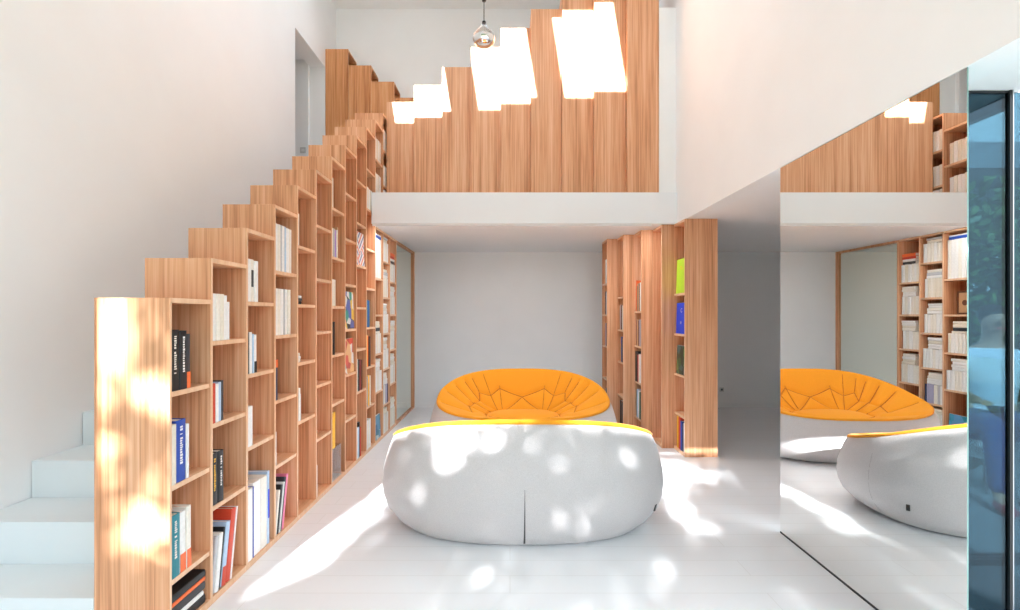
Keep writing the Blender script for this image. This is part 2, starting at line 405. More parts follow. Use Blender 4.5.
# one entry: colour, thickness, height, depth[, lean degrees][, marks]
def shelf_books(face, sgn, y0, y1, z, entries, where, group, split=False, inset=.003, gap=.0012, order='from the front'):
    """row of books standing on a shelf at height z, spines toward the open face"""
    y = y0 + .002
    tot = sum(e[1]+gap+.0011 for e in entries); room = y1-y0-.006
    if tot > room: entries = [(e[0], e[1]*room/tot-.0005, *e[2:]) for e in entries]
    for k, e in enumerate(entries):
        c, t, h, d = e[:4]; lean = 0; marks = None
        for q in e[4:]:
            if isinstance(q, tuple): marks = q
            else: lean = q
        t = math.floor(t*1000+.01)/1000; h = round(h*200)/200
        ins = inset + R.uniform(0, .006)
        rot = (0, 0, 0)
        if sgn > 0: loc = [face-ins, y, z+.0008]
        else: loc = [face+ins, y+t, z+.0008]; rot = (0, 0, math.pi)
        if lean:
            a = math.radians(lean)
            # lean toward +y about the lower far edge, then drop so the corner rests on the shelf
            rot = (-a, 0, 0); dy = t*math.cos(a) + h*math.sin(a)
            loc = [face-ins, y, z+.0008+t*math.sin(a)]
            adv = t/math.cos(a)+.001
        else: adv = t
        lab = f'{c} book, {ORD[k]} {order}, {where}' if len(entries) > 1 else f'single {c} book on {where}'
        add_book(c, t, h, d, loc, rot, lab, group, split, marks)
        y += adv + gap
    return y
def flat_stack(face, sgn, y0, z, entries, where, group, split=False, inset=.004):
    zz = z + .0008
    for k, e in enumerate(entries):
        c, t, h, d = e[:4]; t = math.floor(t*1000+.01)/1000
        ins = inset + R.uniform(0, .010)
        # lying: thickness along z, length along y
        if sgn > 0: rot = (math.pi/2, 0, 0); loc = (face-ins, y0 + round(h*200)/200 + R.uniform(0, .006), zz)
        else: rot = (math.pi/2, 0, math.pi); loc = (face+ins, y0 + R.uniform(0, .006), zz)
        lab = f'{c} book lying flat, {ORD[k]} up, {where}' if len(entries) > 1 else f'{c} book lying flat on {where}'
        add_book(c, t, h, d, loc, rot, lab, group, split)
        zz += t + .0006
    return zz
W = 'white'
STAIRB = {
 (0,0): [('black',.048,.245,.20,('text','ivory')),('black',.040,.24,.20,('text','white')),('charcoal',.022,.225,.20,('foot','orange'))],
 (0,1): [('cream',.03,.24,.19),('blue',.055,.25,.20,('text','white')),(W,.016,.225,.17)],
 (0,2): [('teal',.05,.25,.20,('text','ivory')),(W,.034,.245,.20,('foot','orange')),('ivory',.026,.255,.20,('foot','orange'))],
 (1,0): [(W,.03,.215,.16),('ivory',.028,.215,.16),('cream',.026,.215,.16),(W,.024,.21,.16),(W,.022,.18,.15)],
 (1,1): [('red',.026,.18,.14),(W,.022,.175,.14),('pale blue',.02,.18,.14),('charcoal',.018,.185,.15)],
 (1,2): [('black',.045,.235,.18,('text','yellow')),('black',.04,.235,.18,('text','white'))],
 (1,3): [('grey',.018,.25,.21,8),(W,.026,.255,.21,8),('black',.012,.27,.21,9),('pale blue',.03,.285,.22,9,('foot','red')),('red',.034,.33,.24,9),(W,.01,.33,.24,9)],
 (2,0): [(W,.035,.22,.17),('ivory',.03,.22,.17,('mark','charcoal')),(W,.035,.215,.17)],
 (2,1): [('charcoal',.024,.215,.16),(W,.024,.215,.16),('pale blue',.014,.205,.15),(W,.024,.20,.15,('foot','black'))],
 (2,2): [(W,.05,.205,.16)],
 (2,3): [(W,.05,.37,.24),('blue',.008,.37,.24),(W,.07,.385,.26),('ivory',.06,.385,.26),('pale blue',.022,.40,.26,('mark','royal blue'))],
 (3,0): [(W,.036,.27,.20),('ivory',.030,.27,.20),('grey',.012,.27,.20),(W,.036,.27,.20),('pale blue',.012,.268,.20),(W,.036,.265,.20),('ivory',.03,.265,.20)],
 (3,1): [(W,.036,.27,.20),('ivory',.032,.27,.20),(W,.034,.27,.20),('grey',.010,.27,.20),(W,.036,.27,.20),('ivory',.030,.268,.20)],
 (3,2): [('navy',.034,.235,.17,('head','orange'))],
 (3,3): [(W,.024,.19,.15)],
 (3,4): [('ivory',.016,.25,.20,10),('black',.024,.27,.20,11),(W,.01,.28,.21,11),('charcoal',.022,.30,.22,11),('pink',.022,.31,.22,11)],
 (4,0): [('ivory',.03,.20,.15)],
 (4,3): [('cream',.022,.24,.17),(W,.018,.21,.16),('grey',.01,.17,.13)],
 (5,1): [('green',.014,.22,.17)],
 (5,5): [(W,.028,.22,.16)],
 (6,0): [('cream',.04,.22,.17)],
 (6,1): [('cream',.012,.24,.20),('ivory',.03,.215,.17),('grey',.022,.215,.17),('purple',.03,.21,.17),('ivory',.02,.215,.17),('tan',.012,.24,.20)],
 (6,2): [('ivory',.045,.20,.16),('cream',.045,.20,.16)],
 (6,3): [('brown',.035,.25,.19),('black',.03,.25,.19)],
 (8,5): [('black',.03,.29,.22),('ivory',.02,.285,.22),('black',.028,.28,.22),('dark red',.05,.275,.22),('brown',.03,.27,.22)],
 (8,6): [(W,.04,.27,.2),('pale blue',.03,.27,.2),('black',.03,.31,.22),('red',.02,.26,.2)],
 (9,1): [(W,.04,.20,.16),('ivory',.04,.20,.16),(W,.05,.195,.16),('cream',.04,.195,.16)],
 (9,4): [('teal',.045,.26,.2),('blue',.04,.255,.2),('teal',.03,.25,.2)],
 (9,5): [('yellow',.05,.30,.22),('orange',.02,.29,.22),('black',.035,.285,.22),('brown',.03,.28,.22)],
 (9,6): [('charcoal',.035,.29,.22),('grey',.025,.28,.22),('yellow',.05,.285,.22),('ivory',.02,.28,.22)],
 (9,7): [(W,.045,.27,.2),('ivory',.045,.27,.2),(W,.045,.27,.2)],
}
CELLN = ['top','second','third','fourth','fifth','sixth','seventh','eighth']
def level(i, c):
    sh = shelf_tab[i]
    return sh[c] if c < len(sh) else .03
for (i, c), ent in STAIRB.items():
    z = level(i, c); bottom = c >= len(shelf_tab[i])
    sname = 'the bottom shelf' if bottom else f'the {CELLN[c]} shelf'
    where = f'{sname} of the ' + ('nearest stair bookcase' if i == 0 else f'{ORD[i]} stair bookcase')
    avail = ((shelf_tab[i][c-1] if c > 0 else ctop(i)) - TS - z) - .012
    ent = [(e[0], e[1], min(e[2], avail), *e[3:]) for e in ent]
    shelf_books(XR, 1, cy(i)+T, cy(i+1)-.004, z, ent, where, f'books on {sname} of the {ORD[i]} stair bookcase', split=i <= 3)
flat_stack(XR, 1, cy(0)+T+.004, .03, [('black',.04,.20,.2),(W,.02,.19,.2),('charcoal',.035,.2,.2),('orange',.016,.2,.2),('black',.03,.205,.2)], 'the bottom shelf of the nearest stair bookcase', 'books lying in the nearest stair bookcase', True)
flat_stack(XR, 1, cy(4)+T+.004, level(4,1), [('black',.02,.06,.12),('charcoal',.016,.055,.12),(W,.018,.06,.12)], 'the second shelf of the fifth stair bookcase', 'small stack in the fifth stair bookcase')
flat_stack(XR, 1, cy(4)+T+.004, level(4,2), [('ivory',.02,.05,.12),(W,.02,.045,.12),('cream',.02,.04,.12)], 'the third shelf of the fifth stair bookcase', 'pale stack in the fifth stair bookcase')

add_book('yellow', .05, .27, .18, (XR-.006, cy(6)+T+.03, .2806), (0,0,0), 'yellow book standing on the small clear box in the seventh stair bookcase', None)
# face-out books
def pattern_mat(name, kind):
    m, nt, b = new_mat(name); L = nt.links.new
    tc = nt.nodes.new('ShaderNodeTexCoord')
    if kind == 'stripes':
        vo = nt.nodes.new('ShaderNodeTexVoronoi'); vo.inputs['Scale'].default_value = 5.5
        mp = nt.nodes.new('ShaderNodeMapping'); mp.inputs['Rotation'].default_value = (.6, .3, .2)
        L(tc.outputs['Object'], vo.inputs['Vector'])
        sep = nt.nodes.new('ShaderNodeSeparateXYZ'); L(tc.outputs['Object'], sep.inputs[0])
        sc = nt.nodes.new('ShaderNodeSeparateColor'); L(vo.outputs['Color'], sc.inputs[0])
        gt = nt.nodes.new('ShaderNodeMath'); gt.operation = 'GREATER_THAN'; gt.inputs[1].default_value = .5; L(sc.outputs[0], gt.inputs[0])
        sg = nt.nodes.new('ShaderNodeMath'); sg.operation = 'MULTIPLY_ADD'; sg.inputs[1].default_value = 2; sg.inputs[2].default_value = -1; L(gt.outputs[0], sg.inputs[0])
        ym = nt.nodes.new('ShaderNodeMath'); ym.operation = 'MULTIPLY'; L(sep.outputs[1], ym.inputs[0]); L(sg.outputs[0], ym.inputs[1])
        ad = nt.nodes.new('ShaderNodeMath'); ad.operation = 'ADD'; L(ym.outputs[0], ad.inputs[0]); L(sep.outputs[2], ad.inputs[1])
        ml = nt.nodes.new('ShaderNodeMath'); ml.operation = 'MULTIPLY'; ml.inputs[1].default_value = 8.5; L(ad.outputs[0], ml.inputs[0])
        fr = nt.nodes.new('ShaderNodeMath'); fr.operation = 'FRACT'; L(ml.outputs[0], fr.inputs[0])
        r = nt.nodes.new('ShaderNodeValToRGB'); r.color_ramp.interpolation = 'CONSTANT'
        e = r.color_ramp.elements; e[0].position = 0; e[0].color = (.8,.78,.75,1); e[1].position = .3; e[1].color = (.05,.12,.4,1)
        for p, c in ((.5,(.8,.78,.75,1)), (.75,(.75,.18,.10,1))): q = e.new(p); q.color = c
        L(fr.outputs[0], r.inputs['Fac'])
    else:
        vo = nt.nodes.new('ShaderNodeTexVoronoi'); vo.inputs['Scale'].default_value = 13
        L(tc.outputs['Object'], vo.inputs['Vector'])
        sc = nt.nodes.new('ShaderNodeSeparateColor'); L(vo.outputs['Color'], sc.inputs[0])
        r = nt.nodes.new('ShaderNodeValToRGB'); r.color_ramp.interpolation = 'CONSTANT'
        e = r.color_ramp.elements
        cols = {'comic': [(.02,.30,.22),(.75,.50,.04),(.02,.02,.02),(.7,.1,.05),(.75,.73,.7),(.1,.12,.4)], 'poster': [(.65,.08,.04),(.75,.72,.68),(.65,.3,.1),(.1,.3,.3),(.5,.05,.03),(.75,.45,.2)],
                'land': [(.03,.10,.04),(.10,.22,.06),(.03,.05,.03),(.25,.25,.08),(.05,.12,.12),(.02,.03,.02)], 'bluecover': [(.02,.15,.35),(.04,.30,.45),(.5,.6,.6),(.01,.03,.08),(.02,.22,.3),(.1,.3,.5)]}[kind]
        e[0].position = 0; e[0].color = (*cols[0], 1); e[1].position = 1/6; e[1].color = (*cols[1], 1)
        for k in range(2, 6): q = e.new(k/6); q.color = (*cols[k], 1)
        L(sc.outputs[0], r.inputs['Fac'])
    L(r.outputs['Color'], b.inputs['Base Color']); b.inputs['Roughness'].default_value = .35
    return m
PM = {k: pattern_mat('cover_'+k, k) for k in ('stripes', 'comic', 'poster', 'land', 'bluecover')}
def face_out(face, sgn, y0, w, z, h, mat, label, group, lean=.035, t=.018, letters=None):
    """book shown with its cover toward the open face, leaning back a little"""
    mb = MB().box(-t, 0, 0, w, 0, h, 0, {'-y': 0})
    o = mb.build('book', mat); tag(o, label, 'book', group)
    MB().box(-t+.002, -.002, .003, w-.0035+.0045, .003, h+.0006).build('page_block', PAPER, o)
    a = lean
    if sgn > 0: o.rotation_euler = (0, -a, 0); o.location = (face-.02-.0, y0, z+.001)
    else: o.rotation_euler = (0, a, math.pi); o.location = (face+.02, y0+w, z+.001)
    o.rotation_mode = 'XYZ'
    if sgn > 0: o.matrix_world = Matrix.Translation((face-.012, y0, z+.001+t*math.sin(a))) @ Matrix.Rotation(-a, 4, 'Y')
    else: o.matrix_world = Matrix.Translation((face+.012, y0+w, z+.001+t*math.sin(a))) @ Matrix.Rotation(math.pi, 4, 'Z') @ Matrix.Rotation(-a, 4, 'Y')
    if letters:
        for (txt, yy, zz, size, mm) in letters:
            cu = bpy.data.curves.new('cover_lettering', 'FONT'); cu.body = txt; cu.size = size; cu.extrude = .0004; cu.materials.append(BM[mm])
            tmp = bpy.data.objects.new('cover_lettering', cu); COL.objects.link(tmp); bpy.context.view_layer.update()
            me = bpy.data.meshes.new_from_object(tmp.evaluated_get(bpy.context.evaluated_depsgraph_get())); me.name = 'cover_lettering'
            bpy.data.objects.remove(tmp)
            to = bpy.data.objects.new('cover_lettering', me); COL.objects.link(to); to.parent = o
            to.rotation_euler = (math.pi/2, 0, math.pi/2); to.location = (.0006, yy, zz)
    return o
g = 'books shown face out on the stair bookcases'
face_out(XR, 1, cy(7)+T+.006, .232, level(7,3), .31, PM['comic'], 'green and yellow picture book facing out in the eighth stair bookcase', g)
face_out(XR, 1, cy(7)+T+.006, .225, level(7,4), .29, PM['poster'], 'red and white picture book facing out below the green one', g)
face_out(XR, 1, cy(8)+T+.006, .235, level(8,2), .30, PM['stripes'], 'book with red and blue diagonal stripes facing out', g)
face_out(XR, 1, cy(10)+T+.008, .21, .03, .24, PM['bluecover'], 'blue picture book facing out at the foot of the first paperback bookcase', 'books facing out under the mezzanine')

# picture frame in the first lower bookcase
o = thing('picture_frame', 'small dark wooden picture frame with a tan picture, on a paperback bookcase shelf', 'picture frame', (XR-.09, cy(10)+.06, 1.3008))
MB().box(-.012, 0, 0, .16, 0, .018).box(-.012, 0, 0, .16, .222, .24).box(-.012, 0, 0, .018, .018, .222).box(-.012, 0, .142, .16, .018, .222).build('frame', BM['brown'], o)
MB().box(-.010, -.004, .018, .142, .018, .222).build('picture', BM['tan'], o)
MB().lathe([(.0, 0), (.028, 0), (.028, .002), (0, .002)], n=20).build('medallion', BM['brown'], o).matrix_local = Matrix.Translation((-.004, .08, .12)) @ Matrix.Rotation(math.pi/2, 4, 'Y')
# paperbacks of the three lower bookcases: a standing row with a stack lying on top of it
def pale(): return R.choice([W, W, 'ivory', 'ivory', 'cream', W])
for i in (10, 11, 12):
    lv = LOW[i] + [.03]
    for c, z in enumerate(lv):
        top = (ZC-.024) if c == 0 else lv[c-1]-TS
        wh = f'the {"bottom" if c == len(lv)-1 else CELLN[c]} shelf of the {ORD[i-10]} paperback bookcase'
        grp = f'paperbacks on {wh}'
        if i == 10 and c in (1, 4): continue
        if i == 10 and c == 0:
            ent = [(pale(), .036, .40, .22) for _ in range(6)]
            shelf_books(XR, 1, cy(i)+T, cy(i+1)-.01, z, ent, wh, grp)
            flat_stack(XR, 1, cy(i)+T+.004, z+.402, [('blue', .028, .20, .2), ('white', .016, .2, .2)], wh, grp)
            continue
        h = .205 if i != 10 else .20
        y = cy(i)+T; ent = []; tot = 0
        while tot < .205:
            t = R.choice([.03, .034, .038, .042, .046]); tot += t+.0012; ent.append((pale(), t, h if R.random() < .7 else h-.005, .15))
        if i == 11 and c == 4: ent = [(W,.03,.2,.15),('grey',.03,.2,.15),('ivory',.04,.2,.15),('lilac',.05,.205,.15),('lilac',.03,.205,.15),('navy',.02,.2,.15)]
        shelf_books(XR, 1, y, cy(i+1)-.01, z, ent, wh, grp)
        room = top - (z+h) - .02
        st_ = []; s = 0; k = 0
        while True:
            t = R.choice([.024, .03, .034, .028])
            if s + t > min(room, .125) or k > 4: break
            cc = pale() if R.random() < .8 else R.choice(['grey', 'charcoal', 'cream'])
            if i == 12 and c == 0: cc = ['charcoal', 'white', 'red', 'orange', 'white'][k]
            st_.append((cc, t, R.choice([.16, .17, .175]), .12)); s += t+.0006; k += 1
        y0 = {10: cy(i)+T+.004, 11: cy(i)+T+.008, 12: cy(i)+T+.05}[i]
        if st_: flat_stack(XR, 1, y0, z+h+.001, st_, wh, grp)
# books on the short mezzanine bookcases
for i in (10, 11):
    lv = shelf_tab[('u', i)] + [ZS+.0305]
    for c, z in enumerate(lv):
        top = ctop(i)-T if c == 0 else lv[c-1]-TS
        h = min(.215, top-z-.02)
        if h < .1: continue
        wh = f'the {CELLN[c]} shelf of the {"lower" if i == 10 else "topmost"} mezzanine bookcase'
        shelf_books(XR, 1, cy(i)+T, cy(i+1)-.01, z, [(pale(), t, h-.005*(k % 3 == 1), .16) for k, t in enumerate((.04, .034, .04, .036, .042))], wh, f'paperbacks on {wh}')
# right-hand bookcases
g = 'books in the staggered right bookcases'
face_out(rx(0), -1, ry(0)+T+.004, .235, 1.50, .325, BM['lime green'], 'lime green book facing out in the nearest right bookcase', g, letters=[('T', .09, .22, .05, 'yellow'), ('h', .125, .22, .04, 'yellow')])
face_out(rx(0), -1, ry(0)+T+.004, .235, 1.118, .29, BM['royal blue'], 'royal blue book facing out below the lime green book', g, letters=[('C', .10, .20, .055, 'cream'), ('H', .10, .09, .04, 'cream')])
face_out(rx(0), -1, ry(0)+T+.05, .18, .735, .27, PM['land'], 'dark green picture book facing out in the nearest right bookcase', g)
RB = {
 (0,4): [(W,.03,.27,.2),('black',.04,.26,.2),('blue',.045,.27,.2),('red',.05,.30,.2),('yellow',.03,.31,.2)],
 (2,0): [('cream',.035,.30,.2),(W,.04,.30,.2),('brown',.03,.29,.2),('tan',.04,.295,.2),('black',.02,.27,.2),('orange',.03,.33,.22)],
 (2,1): [('navy',.03,.27,.2),('grey',.03,.28,.2),('lilac',.03,.28,.2),('brown',.04,.27,.2),('tan',.04,.28,.2),('dark red',.03,.28,.2)],
 (2,2): [('grey',.03,.30,.2),(W,.045,.30,.2),('ivory',.04,.30,.2),('red',.02,.29,.2),('charcoal',.05,.32,.22),('black',.04,.32,.22)],
 (2,3): [('brown',.03,.29,.2),('charcoal',.03,.28,.2),('green',.03,.28,.2),(W,.04,.29,.2),('pale blue',.04,.30,.2),('teal',.02,.29,.2)],
 (3,1): [('charcoal',.03,.28,.2),('ivory',.04,.27,.2),('brown',.04,.28,.2),('lilac',.04,.28,.2),('tan',.03,.27,.2)],
 (3,2): [('navy',.04,.28,.2),('charcoal',.04,.27,.2),('blue',.03,.28,.2),('yellow',.03,.20,.2),('tan',.02,.18,.2)],
 (3,4): [('lilac',.03,.30,.2),('charcoal',.04,.29,.2),('brown',.04,.30,.2),('black',.05,.30,.2)],
 (4,0): [('grey',.04,.27,.2),(W,.05,.28,.2),('ivory',.04,.28,.2)],
 (4,1): [('lilac',.04,.27,.2),('grey',.03,.26,.2),('charcoal',.04,.27,.2)],
 (4,2): [('dark red',.03,.26,.2),('brown',.04,.27,.2),('lilac',.03,.27,.2)],
 (4,4): [(W,.03,.25,.2),('charcoal',.04,.26,.2),('ivory',.03,.25,.2)],
}
for (i, c), ent in RB.items():
    lv = RSH[i] + [.03]; z = lv[c]
    wh = f'the {"bottom" if c == len(lv)-1 else CELLN[c]} shelf of the {ORD[i]} right bookcase'
    top = (ZC-.024) if c == 0 else lv[c-1]-TS
    ent = [(e[0], e[1], min(e[2], top-z-.012), e[3]) for e in ent]
    shelf_books(rx(i), -1, ry(i)+T, ry(i+1)-.01, z, ent, wh, f'books on {wh}')
# small glass display box low on a stair bookcase
o = thing('display_box', 'small clear box of grey stones on the bottom of the seventh stair bookcase', 'box', (XR-.008, cy(6)+T+.01, .0306))
MB().box(-.18, 0, 0, .19, 0, .006).build('base', GREYP, o)
mbx = MB(); mbx.box(-.003, 0, 0, .19, .006, .249).box(-.18, -.177, 0, .19, .006, .249).box(-.177, -.003, 0, .003, .006, .249).box(-.177, -.003, .187, .19, .006, .249).box(-.177, -.003, .003, .187, .246, .249)
mbx.build('glass_case', tinted_glass('clear_glass', (.97, .93, .90), .02), o)
mbx = MB()
for k in range(5): mbx.lathe([(0, 0), (.022, .004), (.028, .02), (.018, .034), (0, .038)], (-.04, .03, .0065+.037*k), 8)
mbx.build('stones', plain('stone', (.45, .4, .36), .8, noise=.3, nscale=60), o, smooth=True)

# ------------------------------------------------------------------ mirrors and glazing
o = thing('wall_mirror', 'tall frameless mirror panel along the right wall reflecting the sofas', 'mirror', (XM, 1.585, 0))
y1 = 2.68-1.585
MB().box(.006, .05, .075, y1, .0005, ZC-.003).build('backing_panel', [WALL], o)
MB().box(0, .005, 0, y1, .012, ZC-.004, 1, {'-x': 0}).build('mirror_glass', [MIRROR, GLASSEDGE], o)
MB().box(-.002, .006, 0, y1, .0005, .010).build('bottom_track', BLACKM, o)
# mirrored sliding door under the mezzanine
o = thing('door_1', None, None, (XR-.03, 5.279, 0)); o['kind'] = 'structure'; o['label'] = 'mirrored door in a thin oak frame beside the paperback bookcases'
dl = YB-.002-5.279; dh = ZC-.003
MB().box(-.02, .03, 0, .018, 0, dh).box(-.02, .03, dl-.045, dl, 0, dh).box(-.02, .03, .018, dl-.045, dh-.025, dh).box(-.02, .03, .018, dl-.045, 0, .018).build('door_frame', WOOD, o)
MB().box(0, .008, .018, dl-.05, .022, dh-.035).build('mirror_pane', MIRROR2, o)
MB().box(.008, .018, .03, .04, .98, 1.06).build('handle', ALU, o)
mb = MB(); mb.box(XL-.02, XR-.055, 5.279, YB-.002, 0, ZC-.002); struct('trim_2', mb, WALL)
# glazing right of the mirror
GY = 1.755
o = thing('window_1', None, None, (XM+.085, GY, 0)); o['kind'] = 'structure'; o['label'] = 'tinted glazing with slim black posts beside the mirror edge'
px = 1.944-(XM+.085)
MB().box(px, px+.009, -.006, .012, 0, ZC-.002).box(-.008, 0, -.01, .03, 0, ZC-.002).box(0, px, 0, .012, ZC-.010, ZC-.002).build('window_frame', BLACKM, o)
MB().box(px+.009, px+.013, -.008, .012, 0, ZC-.002).build('frame_trim', ALU, o)
MB().box(0, px, .003, .009, .004, ZC-.010).build('pane', GLASS, o)
MB().box(px+.014, px+.50, -.002, .004, .004, ZC-.010).build('pane', GLASS, o)
mb = MB(); mb.box(1.985, 2.02, 1.80, 2.69, ZC-.045, ZC-.001); struct('trim_3', mb, BLACKM)
o = thing('window_2', None, None, (2.25, 2.36, 0)); o['kind'] = 'structure'; o['label'] = 'black sliding door track and rails beyond the tinted glass'
m_ = MB()
for k in range(3): m_.box(-.18, 1.0, .03*k, .03*k+.014, -.018, .012)
m_.build('sill_track', BLACKM, o)

# ------------------------------------------------------------------ pendant lamp and small fittings
pz = 3.445; py = 3.6; pxx = (484-510)*py/F
o = thing('pendant_lamp', 'drop shaped clear and chrome glass pendant lamp on a thin cord before the parapet', 'lamp', (pxx, py, pz))
rf = 5.579-pz
MB().tube((0,0,.19), (0,0,rf), .0035, 8).build('cord', plain('grey_cord', (.10, .08, .07), .6), o)
MB().lathe([(0,.36),(.014,.36),(.018,.375),(.018,.41),(.010,.42),(0,.42)]).build('cord_grip', BLACKM, o, smooth=True)
MB().lathe([(0,.0),(.04,.002),(.072,.02),(.089,.052),(.090,.062)], n=40).build('chrome_bowl', CHROME, o, smooth=True)
MB().lathe([(.090,.062),(.086,.085),(.066,.115),(.040,.145),(.025,.165),(.018,.185)], n=40).build('glass_shade', tinted_glass('smoke_glass', (.80,.77,.72), .06), o, smooth=True)
MB().lathe([(0,.18),(.017,.18),(.017,.195),(.008,.205),(0,.205)], n=20).build('socket', BLACKM, o, smooth=True)
MB().lathe([(0,rf-.02),(.045,rf-.02),(.045,rf),(0,rf)], n=24).build('ceiling_rose', GREYP, o)
o = thing('light_switch', 'small white light switch plate inside the upstairs doorway', 'switch', (XW-.30, 5.859, 3.40))
MB().box(0, .075, -.010, 0, 0, .075).build('plate', GREYP, o, bevel=.003); MB().box(.02, .055, -.014, -.010, .02, .055).build('rocker', plain('switch_white', (.7,.7,.68), .4), o)
o = thing('wall_outlet', 'dark round wall outlet low on the corridor rear wall', 'outlet', ((721.5-510)*YB/F, YB-.001, .25))
MB().box(-.03, .03, -.008, 0, -.03, .03).build('plate', GREYP, o, bevel=.003); MB().box(-.014, .014, -.011, -.008, -.014, .014).build('socket', BLACKM, o)

# ------------------------------------------------------------------ sofas
SA, SB, SN = .89, .52, 2.45
def plan(th, s):
    c, q = math.cos(th), math.sin(th)
    u = math.copysign(abs(c)**(2/SN), c); v = math.copysign(abs(q)**(2/SN), q)
    return SA*u*s, SB*v*s, u, v
def rimh(u, v):
    t = (v+1)/2
    return .390 + .318*t**1.25 - .045*abs(u)**5*t
def sofa_shell_mesh():
    mb = MB(); N = 192
    prof = [(.0,.0),(.62,0),(.77,.0),(.835,.025),(.90,.10),(.96,.22),(.99,.35),(1.0,.47),(.994,.62),(.972,.77),(.950,.89),(.930,.965),(.917,1.0),(.900,.965),(.885,.86)]
    for s, f in prof:
        for i in range(N):
            th = 2*math.pi*i/N; x, y, u, v = plan(th, s); h = rimh(u, v)
            back = max(0, v)**2
            mb.v.append((x, y*(1-.02*back*f), h*f))
    for a in range(len(prof)-1):
        for i in range(N):
            j = (i+1) % N; mb.f.append((a*N+i, a*N+j, (a+1)*N+j, (a+1)*N+i)); mb.m.append(0)
    return mb.mesh('outer_shell', SHELLM, True)
ZSEAT = .352
def dish(x, y, u, v, r):
    h = rimh(u, v)+.020; t = max(0, min(1, (r-.36)/(.905-.36)))
    z = ZSEAT + (h-ZSEAT)*(t**1.22)
    if r < .40: z += .022*(1-(r/.40)**2)
    return z
SEAMS = []
def sofa_pad_mesh():
    mb = MB(); N = 420
    segs = []
    def pt(phi, r):
        x, y, _, _ = plan(math.pi/2 - math.radians(phi), r); return (x, y)
    def seg(a, b, w=1.0):
        segs.append((pt(*a), pt(*b), w))
        if w > .32: SEAMS.append((a, b, w))
    def arc(r0, p0, p1, w=1.0, n=14):
        for k in range(n):
            seg((p0+(p1-p0)*k/n, r0), (p0+(p1-p0)*(k+1)/n, r0), w)
    zig = [(0,.60),(17,.715),(31,.635),(41,.70),(50,.60),(63,.60),(80,.60)]
    for s in (1, -1):
        for a, b in zip(zig, zig[1:]): seg((s*a[0], a[1]), (s*b[0], b[1]))
        seg((0,.60), (s*30,.40)); seg((s*31,.635), (s*40,.40), .5); seg((s*17,.715), (s*30,.40), .35); seg((s*50,.60), (s*40,.40)); seg((s*63,.60), (s*60,.40), .7); seg((s*80,.60), (s*85,.40), .7)
        seg((s*41,.70), (s*38,.87), .7); seg((s*50,.60), (s*46,.87)); seg((s*63,.60), (s*58,.87)); seg((s*80,.60), (s*74,.87), .8); seg((s*100,.55), (s*96,.87), .6); seg((s*80,.60), (s*100,.55), .5)
        seg((s*31,.635), (s*27,.87), .35); seg((s*17,.715), (s*14,.87), .3)
        arc(.40, 0, s*118, .9)
        seg((s*118,.40), (s*135,.85), .6); seg((s*150,.40), (s*155,.86), .5)
        arc(.40, s*118, s*180, .35)
    seg((0,.40), (0,.60), .3)
    rows = [(.905,-.012,1),(.924,-.002,1),(.925,.008,1),(.914,.016,1)]
    rr = [.900 - k*(.900/110) for k in range(110)]
    pts = []
    for s, dz, _ in rows:
        for i in range(N):
            th = 2*math.pi*i/N; x, y, u, v = plan(th, s); mb.v.append((x, y, rimh(u, v)+dz))
    Zs = ZSEAT
    for r in rr:
        for i in range(N):
            th = 2*math.pi*i/N; x, y, u, v = plan(th, r); h = rimh(u, v)+.020
            z = dish(x, y, u, v, r)
            dmin = 1e9; g = 0
            for (ax, ay), (bx, by), w in segs:
                if (x < min(ax, bx)-.12 or x > max(ax, bx)+.12 or y < min(ay, by)-.12 or y > max(ay, by)+.12): continue
                dx, dy = bx-ax, by-ay; L2 = dx*dx+dy*dy
                q = max(0, min(1, ((x-ax)*dx+(y-ay)*dy)/L2)) if L2 > 0 else 0
                d = math.hypot(x-ax-q*dx, y-ay-q*dy)
                g = max(g, w*(.5*math.exp(-(d/.009)**2)+.5*math.exp(-(d/.05)**2)))
            z -= .046*g
            if r > .86: z += .0
            mb.v.append((x, y, z))
    K = len(rows)+len(rr)
    mb.v.append((0, 0, Zs+.022)); cidx = len(mb.v)-1
    for a in range(K-1):
        for i in range(N):
            j = (i+1) % N; mb.f.append((a*N+i, a*N+j, (a+1)*N+j, (a+1)*N+i)); mb.m.append(0)
    for i in range(N): mb.f.append(((K-1)*N+i, (K-1)*N+(i+1) % N, cidx)); mb.m.append(0)
    return mb.mesh('quilted_seat', ORANGE, True)
SH, PD = sofa_shell_mesh(), sofa_pad_mesh()
def seam_mesh():
    mb = MB()
    def P(phi, r):
        x, y, u, v = plan(math.pi/2-math.radians(phi), r); return x, y, u, v
    for a, b, w in SEAMS:
        (x0, y0, _, _), (x1, y1, _, _) = P(*a), P(*b)
        n = max(2, int(math.hypot(x1-x0, y1-y0)/.03)); pts = []
        for k in range(n+1):
            x = x0+(x1-x0)*k/n; y = y0+(y1-y0)*k/n
            # recover (u, v, r) of this plan position
            th = math.atan2(math.copysign(abs(y/SB)**(SN/2), y), math.copysign(abs(x/SA)**(SN/2), x))
            X, Y, u, v = plan(th, 1.0); r = math.hypot(x, y)/max(1e-6, math.hypot(X, Y))
            pts.append(Vector((x, y, dish(x, y, u, v, r)-.046*w+.005)))
        for p, q in zip(pts, pts[1:]): mb.tube(p, q, .0042*(.6+.4*w), 5)
    return mb.mesh('quilt_seams', SEAMM, True)
SEAMM = plain('seam_thread', (.50, .15, .008), .9)
SM = seam_mesh()
prof_o = [(.77,.001),(.835,.025),(.90,.10),(.96,.22),(.99,.35),(1.0,.47),(.994,.62),(.972,.77),(.950,.89),(.930,.965)]
